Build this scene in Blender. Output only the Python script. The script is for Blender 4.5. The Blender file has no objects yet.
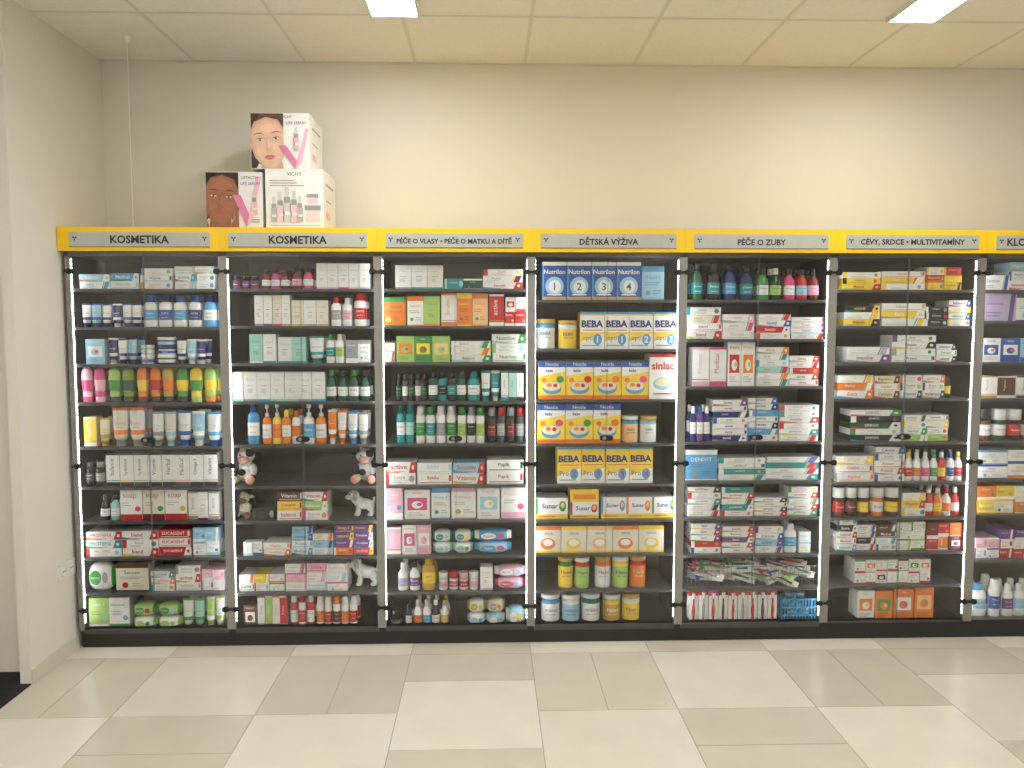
import bpy, bmesh, math, random
from mathutils import Matrix, Vector
random.seed(11)
sc = bpy.context.scene
try:
    sc.view_settings.view_transform = 'Standard'
    sc.view_settings.look = 'None'
except Exception:
    pass

# ------------------------------------------------------------------ survey
F = 796.0; D = 4.0; CH = 1.64
YAW = math.radians(1.7); PIT = math.radians(4.2)
def W(px, py, Y=0.0):
    """photo measurement -> metres (X, Z) on the vertical plane at depth Y"""
    a = (px-512)/F; b = (384-py)/F
    fwd = Vector((math.sin(YAW)*math.cos(PIT), math.cos(YAW)*math.cos(PIT), -math.sin(PIT)))
    rt = Vector((math.cos(YAW), -math.sin(YAW), 0))
    up = rt.cross(fwd)
    d = fwd + rt*a + up*b
    t = (Y + D)/d.y
    return d.x*t, CH + d.z*t

# ------------------------------------------------------------------ colours
def lin(c):
    return tuple((x/12.92 if x <= 0.04045 else ((x+0.055)/1.055)**2.4) for x in c)
def rgb(r, g, b): return lin((r/255, g/255, b/255))
def mixc(a, b, t): return tuple(x*(1-t)+y*t for x, y in zip(a, b))
C = dict(w=rgb(240,240,238), o=rgb(232,226,212), cr=rgb(236,224,190), gr=rgb(155,157,157), dk=rgb(70,72,76),
 k=rgb(24,24,28), b=rgb(40,85,170), db=rgb(20,35,110), lb=rgb(160,205,228), sk=rgb(85,160,210), c=rgb(25,145,150),
 lt=rgb(165,215,205), g=rgb(65,150,70), dg=rgb(15,75,45), lg=rgb(170,205,110), ol=rgb(130,150,40), r=rgb(200,40,42),
 dr=rgb(120,15,30), p=rgb(235,180,198), m=rgb(215,75,135), y=rgb(248,212,60), go=rgb(205,165,70), or_=rgb(238,130,45),
 pe=rgb(245,195,140), br=rgb(95,50,25), v=rgb(110,70,145), lv=rgb(195,180,215))
C['or'] = C['or_']

# ------------------------------------------------------------------ materials
def new_mat(name):
    m = bpy.data.materials.new(name); m.use_nodes = True
    return m, m.node_tree, m.node_tree.nodes['Principled BSDF']
def mat_plain(name, col, rough=0.5, metal=0.0, noise=0.0, nscale=8.0, bump=0.0):
    m, nt, p = new_mat(name)
    p.inputs['Roughness'].default_value = rough; p.inputs['Metallic'].default_value = metal
    tc = nt.nodes.new('ShaderNodeTexCoord')
    n = nt.nodes.new('ShaderNodeTexNoise'); n.inputs['Scale'].default_value = nscale
    n.inputs['Detail'].default_value = 4
    nt.links.new(tc.outputs['Object'], n.inputs['Vector'])
    r = nt.nodes.new('ShaderNodeValToRGB')
    r.color_ramp.elements[0].position = 0.3; r.color_ramp.elements[1].position = 0.7
    r.color_ramp.elements[0].color = (*[c*(1-noise) for c in col], 1)
    r.color_ramp.elements[1].color = (*[min(1, c*(1+noise)) for c in col], 1)
    nt.links.new(n.outputs['Fac'], r.inputs['Fac']); nt.links.new(r.outputs['Color'], p.inputs['Base Color'])
    if bump:
        b = nt.nodes.new('ShaderNodeBump'); b.inputs['Strength'].default_value = bump
        b.inputs['Distance'].default_value = 0.002
        n2 = nt.nodes.new('ShaderNodeTexNoise'); n2.inputs['Scale'].default_value = nscale*20
        nt.links.new(tc.outputs['Object'], n2.inputs['Vector'])
        nt.links.new(n2.outputs['Fac'], b.inputs['Height']); nt.links.new(b.outputs['Normal'], p.inputs['Normal'])
    return m
def mat_attr(name, rough, coat=0.0, noise=0.04, nscale=30, bump=0.0):
    m, nt, p = new_mat(name)
    a = nt.nodes.new('ShaderNodeAttribute'); a.attribute_name = 'Col'
    tc = nt.nodes.new('ShaderNodeTexCoord')
    n = nt.nodes.new('ShaderNodeTexNoise'); n.inputs['Scale'].default_value = nscale
    nt.links.new(tc.outputs['Object'], n.inputs['Vector'])
    mr = nt.nodes.new('ShaderNodeMapRange'); mr.inputs['To Min'].default_value = 1-noise*2; mr.inputs['To Max'].default_value = 1.0
    mr.inputs['From Min'].default_value = .3; mr.inputs['From Max'].default_value = .7
    nt.links.new(n.outputs['Fac'], mr.inputs['Value'])
    mx = nt.nodes.new('ShaderNodeVectorMath'); mx.operation = 'SCALE'
    nt.links.new(a.outputs['Color'], mx.inputs[0]); nt.links.new(mr.outputs['Result'], mx.inputs['Scale'])
    nt.links.new(mx.outputs['Vector'], p.inputs['Base Color'])
    p.inputs['Roughness'].default_value = rough
    p.inputs['Coat Weight'].default_value = coat
    if bump:
        b = nt.nodes.new('ShaderNodeBump'); b.inputs['Strength'].default_value = bump; b.inputs['Distance'].default_value = .003
        n2 = nt.nodes.new('ShaderNodeTexNoise'); n2.inputs['Scale'].default_value = 350
        nt.links.new(tc.outputs['Object'], n2.inputs['Vector'])
        nt.links.new(n2.outputs['Fac'], b.inputs['Height']); nt.links.new(b.outputs['Normal'], p.inputs['Normal'])
    return m
def mat_emit(name, col, s):
    m, nt, p = new_mat(name)
    p.inputs['Base Color'].default_value = (*col, 1)
    p.inputs['Emission Color'].default_value = (*col, 1); p.inputs['Emission Strength'].default_value = s
    return m
def mat_led(name, col, s):
    """row of diodes: emission repeats every 16 mm along the strip"""
    m, nt, p = new_mat(name)
    p.inputs['Base Color'].default_value = (.5, .5, .5, 1); p.inputs['Emission Color'].default_value = (*col, 1)
    g = nt.nodes.new('ShaderNodeNewGeometry'); sx = nt.nodes.new('ShaderNodeSeparateXYZ')
    nt.links.new(g.outputs['Position'], sx.inputs[0])
    a = nt.nodes.new('ShaderNodeMath'); a.operation = 'MULTIPLY'; a.inputs[1].default_value = 2*math.pi/.019
    b = nt.nodes.new('ShaderNodeMath'); b.operation = 'SINE'
    c = nt.nodes.new('ShaderNodeMapRange'); c.inputs['From Min'].default_value = -.6; c.inputs['From Max'].default_value = .6
    c.inputs['To Min'].default_value = s*.12; c.inputs['To Max'].default_value = s
    nt.links.new(sx.outputs['Z'], a.inputs[0]); nt.links.new(a.outputs[0], b.inputs[0]); nt.links.new(b.outputs[0], c.inputs['Value'])
    nt.links.new(c.outputs['Result'], p.inputs['Emission Strength'])
    return m
M_CART = mat_attr('printed_carton', 0.45)
M_PLAS = mat_attr('printed_plastic', 0.25, 0.2)
M_PLUSH = mat_attr('plush_fabric', 0.95, 0, 0.12, 60, 0.8)
M_TILE = mat_attr('floor_tile_stoneware', 0.30, 0, 0.03, 5)
M_WALL = mat_plain('wall_paint', (.77, .74, .665), .85, noise=.015, nscale=2, bump=.1)
M_CEIL = mat_plain('ceiling_tile', (.84, .83, .79), .9, noise=.025, nscale=60, bump=.3)
M_TBAR = mat_plain('ceiling_grid', (.70, .69, .65), .5, noise=.01)
M_GROUT = mat_plain('grout', (.42, .39, .33), .9, noise=.1)
M_CAB = mat_plain('anthracite_board', (.05, .05, .053), .45, noise=.08, nscale=20)
M_SHELF = mat_plain('dark_shelf', (.065, .065, .07), .28, noise=.05, nscale=20)
M_ALU = mat_plain('brushed_aluminium', (.30, .30, .285), .42, .4, noise=.05, nscale=40)
M_YEL = mat_plain('yellow_fascia', rgb(250, 205, 30), .4, noise=.02)
M_PLATE = mat_plain('silver_plate', rgb(182, 183, 176), .45, .1, noise=.03, nscale=30)
M_INK = mat_plain('dark_lettering', (.02, .02, .025), .5, noise=.02)
M_BLK = mat_plain('black_plastic', (.012, .012, .012), .35, noise=.05)
M_KICK = mat_plain('plinth_black', (.018, .017, .017), .4, noise=.08)
M_MAT = mat_plain('dark_carpet', (.012, .012, .014), .95, noise=.3, nscale=200)
M_WHT = mat_plain('white_plastic', (.78, .77, .73), .4, noise=.02)
M_SKIRT = mat_plain('skirting_beige', (.70, .66, .56), .5, noise=.04)
M_LED = mat_led('led_strip', (.93, .97, 1), 34)
M_LAMP = mat_emit('fluorescent_diffuser', (1, .99, .95), 28.5)
M_EDGE = mat_plain('glass_edge', (.16, .19, .18), .2, noise=.02)
def glass():
    m = bpy.data.materials.new('clear_glass_pane'); m.use_nodes = True; nt = m.node_tree; nt.nodes.clear()
    o = nt.nodes.new('ShaderNodeOutputMaterial'); mx = nt.nodes.new('ShaderNodeMixShader')
    t = nt.nodes.new('ShaderNodeBsdfTransparent'); t.inputs['Color'].default_value = (.965, .975, .97, 1)
    g = nt.nodes.new('ShaderNodeBsdfGlossy'); g.inputs['Roughness'].default_value = .01
    lw = nt.nodes.new('ShaderNodeLayerWeight'); lw.inputs['Blend'].default_value = .3
    mr = nt.nodes.new('ShaderNodeMapRange'); mr.inputs['To Min'].default_value = .06; mr.inputs['To Max'].default_value = .5
    nt.links.new(lw.outputs['Facing'], mr.inputs['Value']); nt.links.new(mr.outputs['Result'], mx.inputs['Fac'])
    nt.links.new(t.outputs[0], mx.inputs[1]); nt.links.new(g.outputs[0], mx.inputs[2]); nt.links.new(mx.outputs[0], o.inputs['Surface'])
    return m
M_GLASS = glass()

# ------------------------------------------------------------------ text cache
_tc = {}
def text_geo(s, bold=0.0):
    k = (s, bold)
    if k in _tc: return _tc[k]
    cu = bpy.data.curves.new('t', 'FONT'); cu.body = s; cu.size = 1; cu.resolution_u = 2; cu.offset = bold
    ob = bpy.data.objects.new('t', cu); sc.collection.objects.link(ob)
    bpy.context.view_layer.update()
    me = bpy.data.meshes.new_from_object(ob.evaluated_get(bpy.context.evaluated_depsgraph_get()))
    vs = [(v.co.x, v.co.y) for v in me.vertices]; fs = [tuple(p.vertices) for p in me.polygons]
    bpy.data.objects.remove(ob); bpy.data.curves.remove(cu); bpy.data.meshes.remove(me)
    if vs:
        x0 = min(v[0] for v in vs); x1 = max(v[0] for v in vs); y0 = min(v[1] for v in vs); y1 = max(v[1] for v in vs)
        vs = [(v[0]-(x0+x1)/2, v[1]-(y0+y1)/2) for v in vs]; dim = (x1-x0, y1-y0)
    else: dim = (1, 1)
    _tc[k] = (vs, fs, dim); return _tc[k]

def clip_poly(pts, c):
    for ax, lim, sg in ((0, c[0], 1), (0, c[1], -1), (1, c[2], 1), (1, c[3], -1)):
        out = []
        for i in range(len(pts)):
            a = pts[i]; b = pts[(i+1) % len(pts)]
            da = (a[ax]-lim)*sg; db = (b[ax]-lim)*sg
            if da >= 0: out.append(a)
            if (da >= 0) != (db >= 0):
                t = da/(da-db); out.append((a[0]+(b[0]-a[0])*t, a[1]+(b[1]-a[1])*t))
        pts = out
        if len(pts) < 3: return []
    return pts

# ------------------------------------------------------------------ mesh builder
class MB:
    def __init__(s, mats):
        s.v = []; s.f = []; s.c = []; s.m = []; s.sm = []; s.mats = mats; s.M = Matrix.Identity(4); s.clip = None
    def add(s, vs, fs, col, mat=0, smooth=False):
        o = len(s.v)
        s.v += [tuple(s.M @ Vector(v)) for v in vs]
        for i, f in enumerate(fs):
            s.f.append([o+k for k in f]); s.c.append(col[i] if isinstance(col, list) else col)
            s.m.append(mat); s.sm.append(smooth)
    def box(s, x0, x1, y0, y1, z0, z1, col=(1, 1, 1), mat=0):
        vs = [(x0,y0,z0),(x1,y0,z0),(x1,y1,z0),(x0,y1,z0),(x0,y0,z1),(x1,y0,z1),(x1,y1,z1),(x0,y1,z1)]
        s.add(vs, [(0,3,2,1),(4,5,6,7),(0,1,5,4),(1,2,6,5),(2,3,7,6),(3,0,4,7)], col, mat)
    def poly(s, pts, y, col, mat=0):
        if s.clip:
            pts = clip_poly(pts, s.clip)
            if not pts: return
        s.add([(p[0], y, p[1]) for p in pts], [tuple(range(len(pts)))], col, mat)
    def rect(s, x0, x1, z0, z1, y, col, mat=0):
        s.poly([(x0,z0),(x1,z0),(x1,z1),(x0,z1)], y, col, mat)
    def disc(s, x, z, rx, rz, y, col, mat=0, n=14, ang=0):
        ca, sa = math.cos(ang), math.sin(ang)
        s.poly([(x+rx*math.cos(t)*ca-rz*math.sin(t)*sa, z+rx*math.cos(t)*sa+rz*math.sin(t)*ca)
                for t in [2*math.pi*i/n for i in range(n)]], y, col, mat)
    def text(s, t, x, z, mw, mh, y, col, mat=0, bend=None, bold=0.0, rot=0):
        vs, fs, dim = text_geo(t, bold)
        if not vs: return
        if rot: mw, mh = mh, mw
        k = min(mw/dim[0], mh/dim[1])
        out = []
        for a, b in vs:
            if rot: a, b = -b, a
            a *= k; b *= k
            yy = y
            if bend: yy = -bend[1]*math.sqrt(max(0, 1-(a/bend[0])**2))-.0007
            out.append((x+a, yy, z+b))
        s.add(out, fs, col, mat)
    def loft(s, cx, cy, z0, lv, seg=14, e=2.0, mat=1):
        """lv: (z, rx, ry, colour, front_colour|None)"""
        vs = []
        for (z, rx, ry, *_) in lv:
            for i in range(seg):
                t = 2*math.pi*(i+.5)/seg; ct, st = math.cos(t), math.sin(t)
                vs.append((cx+rx*math.copysign(abs(ct)**(2/e), ct), cy+ry*math.copysign(abs(st)**(2/e), st), z0+z))
        fs = []; cs = []
        for j in range(len(lv)-1):
            for i in range(seg):
                k = (i+1) % seg
                fs.append((j*seg+i, j*seg+k, (j+1)*seg+k, (j+1)*seg+i))
                t = 2*math.pi*(i+1)/seg
                fc = lv[j][4] if len(lv[j]) > 4 else None
                cs.append(fc if (fc and math.sin(t) < -.25) else lv[j][3])
        s.add(vs, fs, cs, mat, True)
        n = len(lv)
        s.add(vs[:seg], [tuple(reversed(range(seg)))], lv[0][3], mat)
        s.add(vs[(n-1)*seg:], [tuple(range(seg))], lv[-1][3], mat)
    def sphere(s, c, r, col, mat=0, n=10):
        s.loft(c[0], c[1], c[2], [(-r[2]*math.cos(math.pi*(j+.02)/(n+.04)), r[0]*math.sin(math.pi*(j+.02)/(n+.04)), r[1]*math.sin(math.pi*(j+.02)/(n+.04)), col) for j in range(n+1)], 12, 2, mat)
    def obj(s, name, parent=None, loc=None):
        me = bpy.data.meshes.new(name)
        loc = Vector(loc) if loc else Vector((0, 0, 0))
        me.from_pydata([tuple(Vector(v)-loc) for v in s.v], [], s.f)
        for m in s.mats: me.materials.append(m)
        me.polygons.foreach_set('material_index', s.m); me.polygons.foreach_set('use_smooth', s.sm)
        ca = me.color_attributes.new('Col', 'FLOAT_COLOR', 'CORNER')
        buf = []
        for f, c in zip(s.f, s.c): buf += [c[0], c[1], c[2], 1.0]*len(f)
        ca.data.foreach_set('color', buf)
        me.update()
        ob = bpy.data.objects.new(name, me); sc.collection.objects.link(ob); ob.location = loc
        if parent: ob.parent = parent
        return ob
def simple(name, boxes, mat, parent=None):
    mb = MB([mat])
    for b in boxes: mb.box(*b)
    return mb.obj(name, parent)
def empty(name, loc=(0, 0, 0)):
    e = bpy.data.objects.new(name, None); sc.collection.objects.link(e); e.location = loc; e.empty_display_size = .1
    return e

# ------------------------------------------------------------------ room
XL = -2.095; XR = 4.3; YB = 0.50; YF = -6.2; ZC = 3.075; XLL = -3.6
simple('wall_back', [(XL-.05, XR+.1, YB, YB+.1, 0, ZC)], M_WALL)
simple('wall_left', [(XL-.05, XL, -.40, YB, 0, ZC)], M_WALL)
simple('wall_recess', [(XLL, XL-.05, -.27, -.17, 0, ZC)], M_WALL)
simple('wall_far_left', [(XLL-.1, XLL, YF, -.17, 0, ZC)], M_WALL)
simple('wall_right', [(XR, XR+.1, YF, YB, 0, ZC)], M_WALL)
simple('wall_front', [(XLL-.1, XR+.1, YF-.1, YF, 0, ZC)], M_WALL)
simple('baseboard_left', [(XL, XL+.008, -.40, 0.0, 0, .07)], M_SKIRT)
simple('entrance_mat', [(XLL, XL-.002, -3.2, -.27, 0.0, .004)], M_MAT)
mb = MB([M_CEIL]); mb.box(XLL-.1, XR+.1, YF-.1, YB+.1, ZC, ZC+.1); mb.obj('ceiling')
mb = MB([M_TBAR])
x = -.996-.6*4
while x < XR:
    mb.box(x-.009, x+.009, YF, (YB if x > XL else -.27), ZC-.002, ZC); x += .6
y = .42-.6
while y > YF:
    mb.box((XL if y > -.4 else XLL), XR, y-.009, y+.009, ZC-.0025, ZC-.0005); y -= .6
mb.box(XL, XR, YB-.02, YB, ZC-.004, ZC)
mb.obj('trim_ceiling_grid')

# floor tiles
mb = MB([M_TILE, M_GROUT])
mb.box(XLL-.1, XR+.1, YF-.1, YB+.1, -.1, -.002, (1, 1, 1), 1)
G = .002
light = rgb(228, 222, 208); dark = rgb(210, 203, 186)
def tile(x0, x1, y0, y1, base):
    x0 = max(x0, XL); x1 = min(x1, XR); y0 = max(y0, YF); y1 = min(y1, YB)
    if x1-x0 < .01 or y1-y0 < .01: return
    k = random.uniform(.96, 1.04); c = tuple(q*k for q in base)
    mb.box(x0+G, x1-G, y0+G, y1-G, -.01, 0, c, 0)
for i in range(-3, 10):
    cx = -.99+.6*i
    kind = {0: 'V', 1: 'H', 2: 'V', 3: 'S'}[i % 4]
    for j in range(-1, 6):
        t = -.12-1.2*j
        if kind == 'V':
            tile(cx, cx+.3, t-.6, t, dark); tile(cx+.3, cx+.6, t-.6, t, dark); tile(cx, cx+.6, t-1.2, t-.6, light)
        elif kind == 'H':
            tile(cx, cx+.6, t-.3, t, dark); tile(cx, cx+.6, t-.9, t-.3, light); tile(cx, cx+.6, t-1.2, t-.9, dark)
        else:
            tile(cx, cx+.6, t-.6, t, light); tile(cx, cx+.6, t-.9, t-.6, dark); tile(cx, cx+.6, t-1.2, t-.9, dark)
mb.obj('floor')

# ceiling lamps
for ly in (-.21, -2.6, -4.9):
    for lx in (-.42-2.4 if ly < -.3 else None, -.425, 1.98):
        if lx is None: continue
        e = empty('ceiling_lamp', (lx, ly-.6, ZC))
        a = MB([M_TBAR]); w = .115; y1 = ly; y0 = ly-1.2; z0 = ZC-.022
        a.box(lx-w, lx-w+.012, y0, y1, z0, ZC); a.box(lx+w-.012, lx+w, y0, y1, z0, ZC)
        a.box(lx-w+.012, lx+w-.012, y0, y0+.012, z0, ZC); a.box(lx-w+.012, lx+w-.012, y1-.012, y1, z0, ZC)
        o = a.obj('lamp_housing', e); o.location = -e.location
        b = MB([M_LAMP]); b.box(lx-w+.012, lx+w-.012, y0+.012, y1-.012, z0+.004, z0+.010)
        o = b.obj('lamp_diffuser', e); o.location = -e.location

# socket
e = empty('wall_socket', (XL, -.07, .436))
a = MB([M_WHT, M_BLK])
a.box(XL, XL+.010, -.145, .0, .396, .476)
for yy in (-.108, -.036):
    a.M = Matrix.Translation((XL+.010, yy, .436)) @ Matrix.Rotation(math.pi/2, 4, 'Y')
    a.loft(0, 0, 0, [(0, .028, .028, (1,1,1)), (.004, .026, .026, (1,1,1)), (.0041, .021, .021, (1,1,1)), (.001, .019, .019, (1,1,1))], 18, 2, 0)
    a.M = Matrix.Identity(4)
    for q in (-.009, .009): a.box(XL+.0105, XL+.0125, yy+q-.003, yy+q+.003, .433, .439, (0,0,0), 1)
o = a.obj('socket_plate', e); o.location = -e.location

# beaded chain
mb = MB([M_WHT]); z = 2.135
while z < ZC-.03:
    mb.sphere((-1.80, .14, z), (.004, .004, .004), (1,1,1), 0, 5); z += .012
mb.box(-1.8010, -1.7990, .139, .141, 2.13, ZC-.02)
mb.loft(-1.80, .14, ZC-.03, [(0, .008, .008, (1,1,1)), (.015, .018, .018, (1,1,1)), (.03, .02, .02, (1,1,1))], 14, 2, 0)
mb.obj('pull_chain')

# ------------------------------------------------------------------ cabinets
BW = .7635; X0 = -2.075; NB = 7; ZT = 2.118; ZFB = 2.003
shelf_px = {
 1: [289,327,364,402,446,486,520,556,591,630],
 2: [289,326,363,401,444,485,520,555,591,629],
 3: [289,326,362,401,443,484,519,554,590,627],
 4: [300,349,399,443,483,518,552,588,626],
 5: [300,339,386,441,480,516,553,586,624],
 6: [290,326,362,398,441,481,516,550,583,619],
 7: [290,321,362,398,440,478,513,558,616]}
bay_cx = {b: 62+76+153*(b-1) for b in range(1, 7)}; bay_cx[7] = 1000
ZS = {b: [W(bay_cx[b], y, .055)[1] for y in shelf_px[b]] for b in shelf_px}
signs = {1: 'KOSMETIKA', 2: 'KOSMETIKA', 3: 'PÉČE O VLASY • PÉČE O MATKU A DÍTĚ', 4: 'DĚTSKÁ VÝŽIVA', 5: 'PÉČE O ZUBY',
         6: 'CÉVY, SRDCE • MULTIVITAMÍNY', 7: 'KLOUBY • SVALY • KOSTI'}
for b in range(1, NB+1):
    xa = X0+BW*(b-1); xb = xa+BW
    e = empty('display_cabinet', (xa+BW/2, .2, 0))
    def part(mbx, n):
        o = mbx.obj(n, e); o.location = -e.location; return o
    a = MB([M_CAB, M_KICK, M_SHELF])
    a.box(xa, xa+.018, .012, .39, .10, ZFB); a.box(xb-.018, xb, .012, .39, .10, ZFB)
    a.box(xa+.018, xb-.018, .375, .39, .10, ZFB)
    a.box(xa+.001, xb-.001, -.0, .39, ZFB-.022, ZFB)
    a.box(xa, xb, .02, .39, .0, .098, (1,1,1), 1)
    part(a, 'carcass')
    a = MB([M_SHELF])
    for i, z in enumerate(ZS[b]):
        last = i == len(ZS[b])-1
        a.box(xa+.018, xb-.018, .022 if not last else .006, .374, z-.014 if not last else .098, z)
    part(a, 'shelves')
    a = MB([M_ALU])
    a.box(xa-(.0 if b == 1 else .021), xa+.021, -.003, .011, .095, ZFB-.022)
    if b == NB: a.box(xb-.021, xb, -.003, .011, .095, ZFB-.022)
    part(a, 'aluminium_post')
    a = MB([M_LED])
    for (l, r) in ((xa+.0185, xa+.0225), (xb-.0225, xb-.0185)):
        a.box(l, r, .0115, .0195, .13, 1.97)
    part(a, 'led_strips')
    xm = (xa+xb)/2
    a = MB([M_GLASS, M_EDGE])
    a.add([(xa+.02,-.008,.115),(xm-.002,-.008,.115),(xm-.002,-.008,ZFB-.004),(xa+.02,-.008,ZFB-.004)], [(0,1,2,3)], (1,1,1), 0)
    a.add([(xm+.002,-.008,.115),(xb-.02,-.008,.115),(xb-.02,-.008,ZFB-.004),(xm+.002,-.008,ZFB-.004)], [(0,1,2,3)], (1,1,1), 0)
    a.box(xm-.0028, xm-.002, -.0105, -.0055, .115, ZFB-.004, (1,1,1), 1); a.box(xm+.002, xm+.0028, -.0105, -.0055, .115, ZFB-.004, (1,1,1), 1)
    part(a, 'glass_doors')
    a = MB([M_BLK, M_ALU])
    for py in (272, 464, 606):
        z = W(500, py, 0)[1]
        for xx in (xa+.026, xb-.026):
            a.M = Matrix.Translation((xx, -.006, z)) @ Matrix.Rotation(math.pi/2, 4, 'X')
            a.loft(0, 0, 0, [(0, .016, .014, (0,0,0)), (.008, .016, .014, (0,0,0)), (.011, .012, .010, (0,0,0))], 16, 2.6, 0)
            a.M = Matrix.Identity(4)
        a.box(xa+.0, xa+.03, -.013, -.005, z-.006, z+.006); a.box(xb-.03, xb, -.013, -.005, z-.006, z+.006)
    z = W(500, 438, 0)[1]
    a.M = Matrix.Translation((xm, -.012, z)) @ Matrix.Rotation(math.pi/2, 4, 'X')
    a.loft(-.0, 0, 0, [(0, .034, .014, (0,0,0)), (.010, .034, .014, (0,0,0)), (.012, .030, .011, (0,0,0))], 18, 3, 0)
    a.loft(-.012, 0, .012, [(0, .009, .009, (0,0,0)), (.006, .008, .008, (0,0,0))], 14, 2, 1)
    a.M = Matrix.Identity(4)
    part(a, 'hinges_and_lock')
    a = MB([M_YEL, M_PLATE, M_INK])
    fx0 = xa-(.016 if b == 1 else 0)
    a.box(fx0, xb-.0008, -.034, .02, ZFB, ZT)
    a.box(fx0, xb-.0008, .02, .39, ZT-.02, ZT)
    px0 = xa+.045; px1 = xb-.045
    a.box(px0, px1, -.038, -.034, ZFB+.018, ZT-.026, (1,1,1), 1)
    a.box(px0, px1, -.0385, -.038, ZFB+.018, ZFB+.0205, (1,1,1), 2)
    a.text(signs[b], (px0+px1)/2, (ZFB+ZT)/2-.003, (px1-px0)*.84, .040, -.0388, (1,1,1), 2, bold=.03)
    for xx in (px0+.025, px1-.025):
        for q in range(3):
            a.disc(xx+.007*math.cos(q*2.09+.5), ZT-.055+.007*math.sin(q*2.09+.5), .006, .0035, -.0388, (1,1,1), 2, 10, q*2.09+.5)
    part(a, 'fascia_sign')

# ------------------------------------------------------------------ products
WORDS = ['Vitamin', 'Calcium', 'Omega 3', 'Sensitiv', 'Magnesium', 'active', 'Herbal', 'naturel', 'Extra', 'balance', 'Medical', 'hydratant', 'Complex', 'intensive', 'Protect']
def cc(s):
    p = s.split('/'); base = C[p[0]]; acc = C[p[1]] if len(p) > 1 else C['gr']; cap = C[p[2]] if len(p) > 2 else acc
    return base, acc, cap
def jit(c, a=.05):
    k = random.uniform(1-a, 1+a*.3); return tuple(min(1, x*k) for x in c)
POP = ['or', 'y', 'r', 'g', 'lb', 'sk', 'm', 'c', 'lg', 'gr', 'gr', 'go']
def fine(mb, x0, x1, z0, n, y, col, step):
    for q in range(n):
        mb.rect(x0, x0+(x1-x0)*random.uniform(.5, 1), z0-step*q, z0-step*q+step*.4, y, col)
def label(mb, w, h, base, acc, word, style, y0):
    x0 = -w/2; x1 = w/2; y1 = y0-.0004; y2 = y0-.0008
    ink = acc if base != acc else C['w']
    grey = tuple(.5*a+.5*g for a, g in zip(base, C['dk'])); pop = C[random.choice(POP)]
    if style == 0:
        mb.rect(x0, x1, h*.84, h, y1, acc); mb.text(word, 0, h*.68, w*.66, h*.13, y1, ink)
        fine(mb, x0+w*.12, x1-w*.12, h*.5, 2, y1, grey, h*.06)
        mb.disc(x0+w*.28, h*.22, min(w, h)*.11, min(w, h)*.11, y1, pop); fine(mb, x0+w*.5, x1-w*.1, h*.26, 2, y1, grey, h*.07); mb.rect(x0, x1, 0, h*.04, y1, acc)
    elif style == 1:
        mb.rect(x0, x0+w*.11, 0, h, y1, acc); mb.text(word, x0+w*.46, h*.64, w*.46, h*.32, y1, ink)
        fine(mb, x0+w*.2, x0+w*.7, h*.3, 2, y1, grey, h*.13)
        mb.disc(x1-w*.13, h*.5, min(w*.1, h*.3), h*.3, y1, pop)
    elif style == 2:
        mb.rect(x0, x1, 0, h*.2, y1, acc); mb.text(word, -w*.06, h*.78, w*.66, h*.16, y1, ink)
        fine(mb, x0+w*.1, x1-w*.35, h*.56, 2, y1, grey, h*.08)
        mb.disc(x1-w*.2, h*.38, min(w, h)*.13, min(w, h)*.13, y2, pop)
    elif style == 3:
        mb.poly([(x1-w*.24, 0), (x1-w*.10, 0), (x1-w*.02, h), (x1-w*.16, h)], y1, acc)
        mb.poly([(x1-w*.29, 0), (x1-w*.26, 0), (x1-w*.18, h), (x1-w*.21, h)], y1, pop)
        mb.text(word, x0+w*.34, h*.62, w*.52, h*.32, y2, ink)
        fine(mb, x0+w*.08, x0+w*.6, h*.28, 2, y1, grey, h*.12)
    elif style == 4:
        mb.text(word, -w*.04, h*.58, w*.72, h*.40, y1, ink, bold=.015); mb.rect(x0+w*.06, x1-w*.06, h*.14, h*.2, y1, acc)
        mb.rect(x1-w*.09, x1-w*.02, h*.28, h*.86, y1, acc)
    elif style == 5:
        mb.text(word, 0, h*.88, w*.72, h*.09, y1, ink)
        mb.rect(x0+w*.12, x1-w*.12, h*.3, h*.72, y1, acc); mb.disc(0, h*.48, w*.22, h*.13, y2, base); mb.disc(w*.08, h*.5, w*.1, h*.06, y2-.0004, pop)
        fine(mb, x0+w*.15, x1-w*.15, h*.2, 3, y1, grey, h*.05)
    elif style == 6:
        mb.text(word, -w*.08, h*.58, w*.3, h*.5, y1, ink, rot=1); mb.rect(x0, x1, 0, h*.12, y1, acc); mb.rect(x0, x1, h*.16, h*.18, y1, pop)
        mb.rect(x0, x1, h*.94, h, y1, acc)
    elif style == 7:
        mb.text(word, 0, h*.74, w*.62, h*.08, y1, grey); mb.rect(x0+w*.3, x1-w*.3, h*.52, h*.54, y1, acc)
        fine(mb, x0+w*.28, x1-w*.28, h*.4, 3, y1, grey, h*.05)
        mb.rect(x0, x1, 0, h*.07, y1, acc)
    elif style == 8:   # toothpaste tube carton: thin wave of colour, brand centred
        mb.poly([(x0, 0), (x0+w*.5, 0), (x0+w*.3, h*.2), (x0, h*.3)], y1, pop)
        mb.text(word, x0+w*.42, h*.56, w*.6, h*.44, y2, ink, bold=.015)
        mb.poly([(x1, h), (x1-w*.16, h), (x1-w*.24, 0), (x1, 0)], y1, acc); mb.disc(x1-w*.1, h*.5, w*.04, h*.2, y2, base)
        mb.rect(x0+w*.14, x0+w*.6, h*.1, h*.18, y2, grey)
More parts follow.
